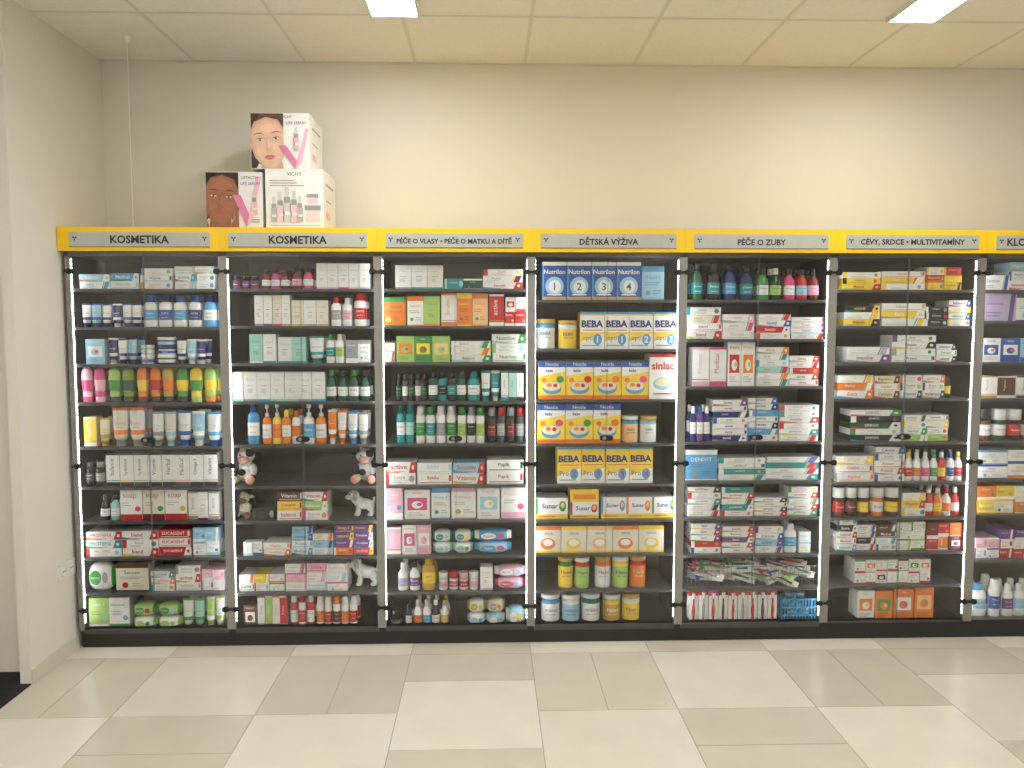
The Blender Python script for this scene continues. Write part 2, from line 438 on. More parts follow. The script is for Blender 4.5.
def one_box(mb, cx, z, w, h, dep, yf, base, acc, word, style, rot=None, extra=None):
    r = random.uniform(-.03, .03) if rot is None else rot
    mb.M = Matrix.Translation((cx, yf, z)) @ Matrix.Rotation(r, 4, 'Z')
    b = jit(base)
    mb.box(-w/2, w/2, 0, dep, 0, h, [b, b, b, mixc(b, acc, .35), b, b], 0)
    if extra: extra(mb, w, h, b, acc)
    else: label(mb, w, h, b, acc, word, style, 0)
    mb.M = Matrix.Identity(4)
def container(mb, kind, cx, z, w, h, yf, base, acc, cap, word):
    b = jit(base); gy = C['gr']; r = w/2
    if kind == 'T':
        ry = min(r*.8, .022); lv = [(0, r*.62, ry*.9, cap), (h*.17, r*.66, ry*.95, cap), (h*.171, r*.74, ry, b), (h*.3, r*.86, ry, b, acc),
            (h*.42, r*.92, ry*.85, b), (h*.75, r*.97, ry*.45, b), (h*.93, r, ry*.15, acc), (h, r, .001, acc)]; e = 2
    elif kind == 'L':
        ry = min(r*.7, .028); lv = [(0, r*.9, ry*.9, b), (h*.04, r, ry, b), (h*.22, r, ry, b, acc), (h*.55, r, ry, b), (h*.72, r*.93, ry*.9, b),
            (h*.8, r*.6, ry*.7, b), (h*.801, r*.55, ry*.65, cap), (h*.97, r*.5, ry*.6, cap), (h, r*.4, ry*.5, cap)]; e = 2.6
    elif kind == 'G':
        ry = min(r*.65, .028); lv = [(0, r*.8, ry*.8, cap), (h*.15, r*.85, ry*.85, cap), (h*.151, r*.8, ry*.8, b), (h*.3, r*.8, ry*.85, b, acc), (h*.5, r*.98, ry, b, acc),
            (h*.62, r, ry, b), (h*.86, r*.9, ry*.9, b), (h*.96, r*.6, ry*.6, b), (h, r*.2, ry*.2, b)]; e = 2.3
    elif kind == 'R':
        ry = min(r, .034); lv = [(0, r*.9, ry*.9, b), (h*.03, r, ry, b), (h*.16, r, ry, b, acc), (h*.46, r, ry, b), (h*.62, r*.95, ry*.95, b), (h*.74, r*.5, ry*.5, b),
            (h*.8, r*.42, ry*.42, b), (h*.801, r*.5, ry*.5, cap), (h*.98, r*.48, ry*.48, cap), (h, r*.42, ry*.42, cap)]; e = 2.3
    elif kind == 'P':
        ry = min(r*.8, .03); lv = [(0, r*.92, ry*.92, b), (h*.03, r, ry, b), (h*.15, r, ry, b, acc), (h*.5, r, ry, b), (h*.62, r*.9, ry*.9, b), (h*.7, r*.4, ry*.4, b),
            (h*.701, r*.42, ry*.42, cap), (h*.78, r*.4, ry*.4, cap), (h*.781, r*.14, r*.14, cap), (h*.9, r*.14, r*.14, cap), (h*.901, r*.4, r*.4, cap), (h, r*.36, r*.36, cap)]; e = 2.3
    elif kind == 'C':
        ry = r; lv = [(0, r*.97, r*.97, gy), (h*.03, r*.97, r*.97, b), (h*.1, r*.97, r*.97, b), (h*.32, r*.97, r*.97, b, None), (h*.7, r*.97, r*.97, acc),
            (h*.86, r*.97, r*.97, cap), (h*.861, r, r, cap), (h*.98, r, r, cap), (h, r*.95, r*.95, cap)]; e = 2
    elif kind == 'J':
        ry = min(r, .035); lv = [(0, r*.9, ry*.9, b), (h*.05, r*.96, ry*.96, b), (h*.15, r*.96, ry*.96, acc), (h*.5, r*.96, ry*.96, b), (h*.65, r*.9, ry*.9, b),
            (h*.651, r, ry, cap), (h*.97, r, ry, cap), (h, r*.95, ry*.95, cap)]; e = 2
    else:
        ry = min(r, .027); lv = [(0, r*.95, ry*.95, b), (h*.03, r, ry, b), (h*.2, r, ry, b, acc), (h*.55, r, ry, b), (h*.72, r, ry, b), (h*.77, r*.85, ry*.85, b), (h*.771, r*.8, ry*.8, cap),
            (h*.95, r*.74, ry*.74, cap), (h, r*.6, ry*.6, cap)]; e = 2
    ry = lv[3][2]
    cy = yf+ry+.002
    mb.M = Matrix.Translation((cx, cy, z))
    mb.loft(0, 0, 0, lv, 14, e, 1)
    if word:
        zt = {'C': .52, 'R': .36, 'L': .44, 'T': .6, 'G': .45, 'S': .46, 'P': .36, 'J': .33}[kind]
        bg = acc if kind in 'RLJSGP' else b
        ink = C['w'] if sum(bg) < 1.1 else C['db']
        if kind == 'T':
            mb.text(word, 0, h*.6, r*1.3, h*.09, -ry*.72, acc); mb.text(word, 0, h*.5, r*.9, h*.05, -ry*.82, C['gr'])
        else:
            mb.text(word, 0, h*zt, r*1.25, h*.11, 0, ink, bend=(r*1.03, ry*1.03))
            if kind not in 'J': mb.text('aloe vera', 0, h*(zt-.13), r*1.0, h*.06, 0, ink, bend=(r*1.03, ry*1.03))
    mb.M = Matrix.Identity(4)
def pillow(mb, cx, z, w, h, dep, yf, base, acc, word):
    n = 8; b = jit(base); lv = []
    mb.M = Matrix.Translation((cx-w/2, yf+dep/2, z+h/2)) @ Matrix.Rotation(math.pi/2, 4, 'Y')
    for i in range(n+1):
        t = i/n; k = max(.04, (1-abs(2*t-1)**4)); lv.append((w*t, h/2*(.12+.88*k) if 0 < i < n else h*.5*.7, dep/2*k if 0 < i < n else .002, acc if i in (0, n-1, n) else b))
    mb.loft(0, 0, 0, lv, 16, 3, 1)
    mb.M = Matrix.Translation((cx, yf, z))
    mb.disc(-w*.12, h*.5, w*.2, h*.26, -.001, acc, 1); mb.text(word, -w*.12, h*.5, w*.3, h*.2, -.0016, C['w'] if sum(acc) < 1.4 else C['b'], 1)
    mb.disc(w*.2, h*.5, w*.1, h*.2, -.001, C[random.choice(POP)], 1)
    mb.M = Matrix.Identity(4)
def brush_pack(mb, cx, z, w, h, yf, base, acc, cap):
    mb.M = Matrix.Translation((cx, yf, z)) @ Matrix.Rotation(random.uniform(-.05, .05), 4, 'Z')
    mb.box(-w/2, w/2, .012, .0135, 0, h, base, 0)
    mb.rect(-w/2, w/2, h*.84, h, .0115, acc); mb.rect(-w/2, w/2, 0, h*.12, .0115, acc)
    mb.loft(0, .008, h*.03, [(0, w*.1, .003, cap), (h*.4, w*.16, .005, cap), (h*.6, w*.09, .003, cap), (h*.72, w*.09, .003, cap), (h*.73, w*.2, .004, C['w']), (h*.9, w*.2, .004, C['w'])], 10, 2, 1)
    mb.M = Matrix.Identity(4)

def seg(mb, zs, it):
    kind, x0, x1, yt, n, rows, cols = it[:7]
    words = it[7].split('|') if len(it) > 7 and it[7] else None
    style = it[8] if len(it) > 8 else None
    Yf = .045
    xm = (x0+x1)/2
    ztop = W(xm, yt, Yf)[1]; H = ztop-zs
    ymid = yt+H*100
    XA = W(x0, ymid, Yf)[0]; XB = W(x1, ymid, Yf)[0]
    cl = cols.split(); pw = (XB-XA)/n; k = 0
    for i in range(n):
        cx = XA+pw*(i+.5)
        if kind in ('B', 'X'):
            nr = rows
            if kind == 'X': nr = max(1, rows-random.choice([0, 0, 1]))
            hh = H/rows; off = random.uniform(0, .012)
            for j in range(nr):
                base, acc, cap = cc(cl[k % len(cl)] if kind == 'B' else random.choice(cl))
                word = words[k % len(words)] if words else random.choice(WORDS)
                w = pw-.002
                tall = hh > w*1.15
                st = style if style is not None else (random.choice([0, 5, 7, 2, 6]) if tall else random.choice([1, 4, 8, 3, 8]) if hh < w*.42 else random.choice([1, 4, 3, 2, 0]))
                jx = 0 if rows == 1 else random.uniform(-.003, .003)
                one_box(mb, cx+jx, zs+hh*j, w, hh-.0012, min(.18, max(.03, w*1.1)) if rows == 1 else .13, Yf+off+random.uniform(0, .006), base, acc, word, st,
                        rot=random.uniform(-.02, .02) if w < .1 else random.uniform(-.008, .008))
                k += 1
        elif kind == 'K':
            for j in range(rows):
                base, acc, cap = cc(cl[k % len(cl)]); k += 1
                pillow(mb, cx, zs+H/rows*j, pw*.98, H/rows*.98, .09, Yf, base, acc, words[k % len(words)] if words else random.choice(WORDS))
        elif kind == 'V':
            base, acc, cap = cc(cl[k % len(cl)]); k += 1
            for q in range(3): brush_pack(mb, cx, zs, pw*.92, H*random.uniform(.96, 1), Yf+.02*q, base, acc, cap)
        else:
            hh = H/rows
            for j in range(rows):
                base, acc, cap = cc(cl[k % len(cl)]); word = (words[k % len(words)] if words else random.choice(WORDS)); k += 1
                container(mb, kind, cx, zs+hh*j, pw*.94, hh*(random.uniform(.97, 1) if rows == 1 else .995), Yf+random.uniform(0, .008), base, acc, cap, word)
            if rows == 1 and H < .2 and kind in 'TLRGS':
                container(mb, kind, cx+pw*.06, zs, pw*.94, hh*.985, Yf+.085, base, acc, cap, None)

def art_nutri(num):
    def f(mb, w, h, b, acc):
        mb.rect(-w/2, w/2, h*.9, h, -.0004, C['w']); mb.text('Nutrilon', 0, h*.74, w*.88, h*.2, -.0006, C['w'], bold=.02)
        mb.disc(0, h*.36, w*.38, h*.25, -.0004, C['lb'], n=20); mb.disc(w*.02, h*.35, w*.25, h*.17, -.0008, C['w'], n=20)
        mb.text(num, 0, h*.35, w*.26, h*.2, -.0012, C['b'], bold=.02); mb.rect(-w/2, w/2, 0, h*.08, -.0004, C['go'])
        mb.rect(-w*.3, w*.3, h*.12, h*.15, -.0006, C['w']); mb.rect(-w/2, -w*.44, h*.08, h*.9, -.0004, C['sk'])
    return f
def art_beba(num, pro=False):
    def f(mb, w, h, b, acc):
        mb.rect(-w/2, w/2, h*.46, h*.9, -.0004, C['w'] if not pro else rgb(250, 215, 70))
        mb.text('BEBA', 0, h*.68, w*.9, h*.24, -.0008, C['db'], bold=.04)
        mb.poly([(-w/2, 0), (w/2, 0), (w/2, h*.42), (0, h*.32), (-w/2, h*.2)], -.0004, C['w'])
        mb.text('Pro' if pro else 'opti', -w*.2, h*.28, w*.4, h*.16, -.0008, C['b'])
        mb.disc(w*.22, h*.26, w*.18, h*.15, -.0008, C['sk'], n=18); mb.text(num, w*.22, h*.26, w*.26, h*.18, -.0012, C['w'] if not pro else C['r'], bold=.02)
        mb.rect(-w/2, w/2, h*.94, h, -.0004, C['sk']); mb.rect(-w*.4, w*.3, h*.08, h*.11, -.0008, C['gr']); mb.rect(-w*.4, w*.42, h*.5, h*.52, -.0008, C['r'])
    return f
def art_cereal(mb, w, h, b, acc):
    mb.rect(-w/2, w/2, h*.84, h, -.0004, C['b']); mb.text('Nestle', 0, h*.92, w*.5, h*.09, -.0008, C['w'])
    mb.poly([(-w/2, h*.6), (w/2, h*.72), (w/2, h*.84), (-w/2, h*.84)], -.0005, C['w']); mb.text('kaše', -w*.1, h*.75, w*.45, h*.08, -.0009, C['b'], bold=.03)
    mb.disc(0, h*.3, w*.36, h*.17, -.0006, C['sk'], n=20); mb.disc(0, h*.34, w*.32, h*.12, -.001, C['cr'], n=20)
    mb.disc(-w*.1, h*.37, w*.1, h*.05, -.0013, C['or']); mb.disc(w*.12, h*.36, w*.08, h*.05, -.0013, C['r']); mb.disc(w*.3, h*.52, w*.14, h*.09, -.0013, acc)
    mb.disc(-w*.3, h*.5, w*.1, h*.06, -.0012, C['or']); mb.rect(-w/2, w/2, 0, h*.1, -.0004, C['or'])
def art_sinlac(mb, w, h, b, acc):
    mb.rect(-w/2, w/2, h*.93, h, -.0004, C['r']); mb.text('sinlac', 0, h*.74, w*.85, h*.2, -.0006, C['r'], bold=.03)
    mb.disc(0, h*.34, w*.36, h*.14, -.0006, C['lb'], n=20); mb.disc(0, h*.37, w*.28, h*.09, -.001, C['cr'], n=20); mb.rect(-w*.35, w*.35, h*.1, h*.13, -.0006, C['r'])
def art_sunar(mb, w, h, b, acc):
    mb.rect(-w/2, w/2, 0, h*.22, -.0004, C['y']); mb.text('Sunar', -w*.05, h*.62, w*.5, h*.3, -.0006, C['b'], bold=.02); mb.disc(w*.34, h*.6, w*.11, h*.26, -.0006, acc)
    mb.disc(w*.34, h*.65, w*.06, h*.14, -.001, C['pe']); mb.rect(-w*.4, w*.1, h*.08, h*.14, -.0008, C['or']); mb.rect(-w/2, -w*.42, h*.22, h, -.0004, acc)
def art_rice(mb, w, h, b, acc):
    mb.rect(-w/2, w/2, h*.86, h, -.0004, acc); mb.text('rýžová', 0, h*.72, w*.6, h*.12, -.0006, C['b'])
    mb.disc(0, h*.34, w*.3, h*.22, -.0006, acc, n=18); mb.disc(0, h*.38, w*.2, h*.13, -.001, C['w'], n=18); mb.rect(-w/2, w/2, 0, h*.08, -.0004, C['y'])
def arts(mb, zs, x0, x1, yt, fns, base, acc):
    xm = (x0+x1)/2; H = W(xm, yt, .05)[1]-zs; XA = W(x0, yt+H*100, .05)[0]; XB = W(x1, yt+H*100, .05)[0]; pw = (XB-XA)/len(fns)
    for i, f in enumerate(fns):
        one_box(mb, XA+pw*(i+.5), zs, pw-.003, H, .14, .045+random.uniform(0, .008), C[base], C[acc[i % len(acc)]], '', 0, random.uniform(-.015, .015), f)

B = 'B'
rows = {
(1,1,'cream_boxes'): [(B,78,109,274,1,2,'w/sk lb/w'),(B,110,138,273,1,2,'w/lb sk/w'),(B,140,172,268,1,3,'w/or w/b w/sk'),(B,174,214,266,2,3,'w/lb w/sk o/lb')],
(1,2,'lotion_bottles'): [('T',80,140,303,6,1,'w/db lb/b w/db db/w w/b'),('L',141,216,295,5,1,'w/sk/b w/b/db w/sk/b w/db/b sk/w/db')],
(1,3,'cream_jars_and_tubes'): [(B,85,104,339,1,1,'lb/w'),('T',106,136,338,3,1,'db/w w/db lb/db'),('J',138,152,345,1,2,'w/b/w lb/w/w'),('J',154,174,337,1,3,'db/w/w w/b/db db/lb/w'),('T',175,205,339,3,1,'w/db lb/w db/w')],
(1,4,'shower_gel_bottles'): [('G',79,105,366,2,1,'p/m/m m/p/p'),('G',106,134,366,2,1,'lg/g/k ol/dg/k'),('G',135,173,366,3,1,'or/y/dr or/r/k go/or/k'),('G',174,216,366,3,1,'g/y/k y/g/lg lg/y/or')],
(1,5,'hand_cream_tubes'): [(B,83,96,417,1,1,'y/w',None,6),('T',97,109,418,1,1,'cr/go'),('T',110,144,408,2,1,'o/or/gr w/or/gr'),('T',150,175,412,2,1,'w/gr o/lb'),('T',176,204,411,2,1,'w/b lb/w'),('T',205,220,412,1,1,'w/sk/b')],
(1,6,'nail_care_boxes'): [('S',82,103,462,2,1,'k/dk k/gr'),(B,105,217,453,8,1,'w/k w/k w/dk',None,6)],
(1,7,'gift_boxes'): [('R',98,118,495,2,1,'k/w/dk lt/w/k'),(B,120,186,490,3,1,'w/r o/dr w/r','soap',2),(B,187,218,492,3,1,'w/gr w/dr')],
(1,8,'denture_cream_boxes'): [(B,85,121,532,1,3,'w/r w/c w/r','PROTEFIX'),(B,122,158,531,1,3,'w/r w/r','blend'),(B,158,190,530,1,3,'r/w w/r','EUCADENT'),(B,192,218,528,2,2,'w/lb lb/w')],
(1,9,'care_product_boxes'): [('K',84,114,563,1,1,'w/g'),(B,115,148,564,1,1,'o/br',None,0),(B,150,174,572,1,3,'w/c w/or'),(B,175,200,566,1,3,'w/gr w/r'),(B,201,224,570,2,2,'w/p p/w')],
(1,10,'wipes_and_tubes'): [(B,88,129,598,2,1,'lg/w w/g',None,2),('K',130,180,604,2,2,'w/lg lg/g'),('T',181,204,600,2,1,'w/g lt/g'),('T',205,224,597,2,1,'lg/w w/lg')],
(2,1,'nail_polish_and_boxes'): [('J',231,258,275,3,1,'v/dr/k dr/v/k'),('R',260,289,269,3,1,'dr/w/k m/w/dr dr/w/dr'),('R',290,313,267,2,1,'dr/p/k m/w/k'),(B,316,370,263,5,1,'w/p w/lv w/m',None,7)],
(2,2,'cosmetic_boxes'): [(B,254,290,295,4,1,'w/gr w/dk o/r',None,7),(B,291,328,300,3,1,'o/go w/gr',None,7),('L',330,352,297,2,1,'w/gr/r w/p/w'),('S',353,366,293,1,1,'w/r/r')],
(2,3,'face_cream_boxes'): [(B,249,276,334,2,1,'lt/w w/c',None,7),(B,277,306,337,2,1,'w/c lt/c',None,7),('T',308,324,336,1,1,'w/c'),('L',325,344,334,2,1,'w/c/g w/lg/w'),(B,345,370,340,2,1,'gr/w w/gr')],
(2,4,'skin_care_boxes'): [(B,229,325,372,7,1,'w/lt w/gr w/sk w/lt',None,7),('R',325,370,370,4,1,'dg/w/g dg/w/k')],
(2,5,'sun_lotion_bottles'): [('L',246,259,404,1,1,'sk/w/b'),('P',261,281,404,2,1,'or/w/w y/or/w'),('L',281,300,410,2,1,'or/w/y w/or/or'),('P',302,326,404,2,1,'w/sk/w or/w/w'),('T',327,346,410,2,1,'or/w w/or'),('T',347,368,412,2,1,'w/sk w/gr')],
(2,7,'soap_boxes'): [(B,252,274,508,1,1,'k/dk'),(B,277,327,492,2,3,'w/r y/r br/w w/m lg/w')],
(2,8,'baby_care_boxes'): [(B,243,262,542,2,1,'w/lb w/b'),(B,263,290,543,1,2,'w/or'),('X',291,333,527,2,4,'w/sk lb/b w/or w/lb'),('X',334,373,525,2,4,'v/w or/w m/y v/y')],
(2,9,'ointment_boxes'): [(B,238,284,575,3,2,'w/g w/or w/r y/w'),(B,285,347,564,3,3,'w/p p/m w/m w/lb')],
(2,10,'deodorant_sticks'): [(B,243,256,606,1,1,'br/w'),(B,257,287,596,4,1,'w/r lg/w w/or r/w',None,6),('S',289,314,595,3,1,'r/w/w w/r/r'),('S',315,357,597,5,1,'w/or/w w/r/w w/br/or')],
(3,1,'hair_care_boxes'): [(B,395,443,265,3,1,'w/gr w/c o/c',None,7),('X',444,482,268,2,2,'c/w dg/w c/lt'),('X',483,523,269,1,3,'w/r w/g w/dr')],
(3,2,'baby_tea_boxes'): [(B,381,406,297,1,1,'or/g'),(B,407,440,296,2,1,'w/or lg/or'),(B,441,488,293,3,1,'w/or or/y pe/or'),(B,489,504,294,1,1,'r/w',None,6),(B,505,526,297,2,2,'r/w w/r')],
(3,3,'baby_food_boxes'): [(B,382,395,341,1,2,'w/r w/br'),(B,396,450,336,3,1,'lg/or g/y lg/pe','baby',5),(B,451,491,341,1,3,'w/g w/or','Bebicol'),(B,492,526,334,1,3,'w/g w/lg','Nutrilon')],
(3,4,'mascara_and_shampoo_bottles'): [('S',395,427,374,5,1,'k/dg/k dk/w/k'),('L',428,466,372,4,1,'dg/w/k c/k/k k/c/k'),('L',467,480,372,1,1,'c/w/c'),('T',481,500,371,2,1,'w/c c/w'),(B,501,524,371,3,1,'w/c lt/dk w/k',None,6)],
(3,5,'hair_spray_cans'): [('L',396,414,405,2,1,'c/w/dg c/lt/c'),('S',415,456,406,4,1,'w/g/w w/c/g w/gr/w'),('S',457,485,407,3,1,'w/lg/g w/k/gr'),('S',487,525,408,4,1,'k/dr/gr dk/gr/r')],
(3,6,'nappy_cream_boxes'): [(B,386,416,462,1,2,'w/r'),(B,417,452,463,1,2,'w/r w/lb','Bybiko',4),(B,453,485,463,1,2,'w/r lb/r'),(B,487,524,460,1,2,'w/r w/dg','Pupík',4)],
(3,7,'nursing_pad_boxes'): [(B,384,403,488,1,1,'p/w'),(B,404,430,490,1,1,'w/m'),(B,431,450,488,1,1,'w/sk'),(B,451,476,487,1,1,'w/p'),(B,477,500,488,1,1,'w/lb'),(B,501,526,487,1,1,'w/p')],
(3,8,'wet_wipe_packs'): [(B,385,401,528,1,1,'p/w'),(B,402,431,525,2,1,'w/m p/w'),('K',432,473,531,2,2,'w/lt w/c'),('K',474,512,530,1,2,'lb/sk sk/w')],
(3,9,'baby_oil_bottles'): [('R',397,420,563,2,1,'w/lv/w w/v/k'),('L',421,436,558,1,1,'go/y/y'),('J',438,479,573,4,1,'w/p/w w/m/r w/r/p'),(B,480,493,567,1,1,'w/p'),('K',494,527,566,1,2,'p/m p/w')],
(3,10,'travel_size_bottles'): [('J',389,403,611,1,1,'k/dk/k'),('S',405,412,606,1,1,'k/w/k'),('R',413,449,601,4,1,'w/or/w w/sk/w k/w/w w/go/go'),('K',467,505,600,2,2,'w/lb w/go lb/w cr/gr'),('K',506,526,607,1,1,'lb/w')],
(5,1,'mouthwash_bottles'): [('R',692,705,262,1,1,'dg/c/k'),('R',708,722,262,1,1,'k/c/k'),('R',724,739,262,1,1,'db/sk/k'),('R',741,756,264,1,1,'db/c/k'),('R',758,784,267,2,1,'g/w/k dg/lg/w'),('R',785,822,268,3,1,'m/w/k r/lb/k dr/p/k')],
(5,2,'toothpaste_boxes'): [(B,687,722,307,1,4,'w/r w/m o/r w/c','blend'),(B,723,755,314,1,3,'w/p w/m'),(B,757,791,314,1,4,'w/r r/w w/b'),(B,792,826,317,1,4,'w/r w/b w/m')],
(5,3,'toothpaste_boxes'): [(B,693,727,347,2,1,'w/p w/m',None,6),(B,728,755,342,2,1,'w/r w/or',None,5),(B,756,789,347,1,6,'w/c w/or lt/r w/c','elmex'),(B,790,820,356,1,5,'w/r w/r r/w','elmex')],
(5,4,'toothpaste_boxes'): [('L',690,711,406,3,1,'db/w/w v/w/b'),(B,713,748,400,1,7,'db/w w/v w/v w/b','dental'),(B,749,779,398,1,7,'w/b sk/w w/db','paroex'),(B,780,819,405,1,6,'w/r w/c w/r','parodontax')],
(5,5,'toothpaste_boxes'): [(B,686,718,450,1,1,'sk/w','DENIVIT',0),(B,719,766,458,1,4,'w/c c/w w/b w/c','LACALUT'),(B,767,820,457,1,4,'w/c w/r c/r w/b','sensodyne')],
(5,6,'toothpaste_boxes'): [(B,688,721,487,1,5,'w/r w/k w/c','parodontax'),(B,722,754,487,1,5,'w/r c/w w/dk','parodontax'),(B,755,788,498,1,4,'w/r w/k','parodontax'),(B,789,819,487,1,5,'w/g w/r','parodontax')],
(5,7,'toothpaste_boxes'): [(B,692,722,524,1,5,'w/b r/w w/v w/r','Signal'),(B,723,755,527,1,5,'w/r w/r v/w'),(B,756,784,527,1,4,'w/v lb/v w/b'),('L',785,799,524,1,1,'w/sk/w'),('X',800,812,532,1,2,'w/lb')],
(5,9,'toothbrush_packs'): [('V',689,778,590,9,1,'w/r/r w/r/gr w/m/r w/dr/dk')],
(6,1,'vitamin_boxes'): [(B,843,881,272,1,3,'y/r y/k w/y'),(B,882,926,271,1,3,'w/y y/w w/or'),(B,927,962,267,2,3,'y/or r/y w/y y/k')],
(6,2,'vitamin_boxes'): [(B,845,881,305,1,3,'y/k w/y k/y'),(B,882,926,303,1,3,'w/y y/w w/go'),('X',927,972,300,2,4,'w/or w/y k/w w/b')],
(6,3,'tablet_boxes'): [(B,848,891,347,1,2,'w/v w/lv'),(B,892,936,335,1,4,'w/v w/gr w/k'),(B,937,957,344,1,3,'w/k w/g')],
(6,4,'tablet_boxes'): [(B,838,874,375,1,3,'w/or or/w w/y'),(B,875,900,376,1,3,'cr/br w/or'),('X',901,945,375,2,3,'w/or w/g w/dk'),('S',946,953,376,1,1,'k/y/k')],
(6,5,'herbal_boxes'): [(B,851,902,410,1,5,'k/w w/g dg/w','GINKGO'),(B,903,950,415,2,4,'lg/w w/g w/y w/dg')],
(6,6,'supplement_bottles'): [(B,837,874,456,1,3,'w/or w/r w/y'),('X',875,905,447,1,5,'w/r w/b lg/w'),('R',906,965,452,7,1,'w/r/y w/or/w w/m/w w/g/g r/y/w w/b/b')],
(6,7,'supplement_bottles'): [('J',835,872,488,3,1,'br/r/w k/dr/w br/y/w'),('J',873,902,488,2,1,'or/w/w br/y/w'),('X',903,926,493,1,3,'w/y y/r'),('R',927,962,488,4,1,'r/w/w or/y/w w/or/r')],
(6,8,'supplement_boxes'): [('X',837,897,519,3,5,'w/r w/b k/w w/sk br/w'),(B,898,926,522,2,3,'w/lg w/g'),(B,927,962,523,3,2,'r/w dr/w or/w')],
(6,9,'small_medicine_boxes'): [(B,856,931,560,7,2,'w/r w/g w/r w/or w/br')],
(6,10,'fruit_tea_boxes'): [(B,858,893,591,2,1,'w/or or/g','čaj',5),(B,894,914,589,1,1,'or/w','čaj',5),(B,915,934,586,1,1,'or/pe','tea',5)],
(7,1,'joint_care_boxes'): [(B,985,1010,275,1,1,'w/b'),('X',1010,1110,262,4,3,'w/b w/r lb/w')],
(7,2,'joint_care_boxes'): [(B,985,1050,293,2,1,'lv/v w/v','arthrostop'),(B,1050,1110,295,3,1,'w/v w/g')],
(7,3,'joint_care_boxes'): [(B,983,1040,338,3,1,'w/b b/w lb/b'),('X',1042,1110,341,2,2,'w/b w/c')],
(7,4,'joint_care_boxes'): [(B,980,1035,376,3,1,'w/go br/w w/br'),('X',1036,1110,378,2,2,'w/r w/b')],
(7,5,'supplement_jars'): [('J',980,1040,409,4,1,'br/w/k dg/w/w k/r/w'),('J',1042,1100,412,4,1,'br/y/w')],
(7,6,'joint_care_boxes'): [(B,977,1040,450,2,2,'w/b w/sk w/or'),('X',1042,1100,452,2,2,'w/b w/r')],
(7,7,'joint_care_boxes'): [(B,977,1035,486,3,2,'y/w or/w w/y'),('X',1036,1100,488,2,2,'y/w w/r')],
(7,8,'joint_care_boxes'): [(B,975,1000,538,2,2,'w/v p/w'),(B,1001,1028,530,2,3,'r/w w/m v/w'),('X',1030,1090,535,2,2,'w/v w/r')],
(7,9,'bath_care_bottles'): [('L',972,990,585,1,1,'w/lb/sk'),('S',991,1003,580,1,1,'w/b/w'),('L',1004,1040,584,3,1,'w/v/w w/lb/w'),('L',1042,1080,586,3,1,'w/g/g')],
}
for (b, r, name), items in rows.items():
    mb = MB([M_CART, M_PLAS]); zs = ZS[b][r-1]+.0003
    for it in items: seg(mb, zs, it)
    mb.obj(name)
z4 = [z+.0003 for z in ZS[4]]
mb = MB([M_CART, M_PLAS]); arts(mb, z4[0], 542, 641, 262, [art_nutri(n) for n in '1234'], 'b', ['b'])
seg(mb, z4[0], (B, 642, 665, 266, 1, 1, 'lb/sk', 'Nutri', 0)); mb.obj('infant_formula_boxes')
mb = MB([M_CART, M_PLAS]); seg(mb, z4[1], ('C', 535, 557, 318, 1, 1, 'w/sk/go', 'BEBA')); seg(mb, z4[1], ('C', 558, 579, 320, 1, 1, 'y/w/go', 'BEBA'))
mb.obj('infant_formula_cans')
mb = MB([M_CART, M_PLAS]); arts(mb, z4[1], 580, 678, 312, [art_beba(n) for n in '1123'], 'y', ['y']); mb.obj('infant_formula_boxes')
mb = MB([M_CART, M_PLAS]); arts(mb, z4[2], 538, 649, 361, [art_cereal]*4, 'y', ['g', 'r', 'or', 'm']); arts(mb, z4[2], 649, 676, 354, [art_sinlac], 'w', ['r']); mb.obj('baby_cereal_boxes')
mb = MB([M_CART, M_PLAS]); arts(mb, z4[3], 537, 621, 404, [art_cereal]*3, 'y', ['m', 'g', 'or'])
seg(mb, z4[3], ('C', 622, 659, 416, 2, 1, 'pe/sk/w w/lb/go', 'kaše')); mb.obj('baby_cereal_boxes')
mb = MB([M_CART, M_PLAS]); arts(mb, z4[4], 557, 653, 447, [art_beba(n, True) for n in '1334'], 'y', ['y']); mb.obj('infant_formula_boxes')
mb = MB([M_CART, M_PLAS])
arts(mb, z4[5], 535, 568, 498, [art_sunar], 'w', ['g']); arts(mb, z4[5], 570, 599, 502, [art_sunar], 'w', ['r'])
arts(mb, z4[5]+(W(584, 502, .05)[1]-z4[5])+.001, 570, 599, 489, [lambda m, w, h, b, a: m.rect(-w*.4, w*.4, h*.2, h*.6, -.0004, C['or'])], 'y', ['y'])
arts(mb, z4[5], 601, 677, 497, [art_sunar]*3, 'w', ['sk', 'or', 'g']); mb.obj('milk_powder_boxes')
mb = MB([M_CART, M_PLAS]); arts(mb, z4[6], 535, 664, 526, [art_rice]*5, 'o', ['or', 'y', 'pe', 'or', 'y']); mb.obj('rice_porridge_boxes')
mb = MB([M_CART, M_PLAS]); seg(mb, z4[7], ('C', 558, 591, 558, 2, 1, 'y/g/go lg/r/w', 'Hami')); seg(mb, z4[7], ('C', 595, 648, 557, 3, 1, 'w/or/go lg/y/w or/r/go', 'Hami')); mb.obj('baby_food_jars')
mb = MB([M_CART, M_PLAS]); seg(mb, z4[8], ('C', 541, 602, 595, 3, 1, 'w/sk/w lb/w/w w/c/w', 'mléko')); seg(mb, z4[8], ('C', 603, 642, 595, 2, 1, 'go/y/w y/w/go', 'Nutri')); mb.obj('milk_powder_cans')

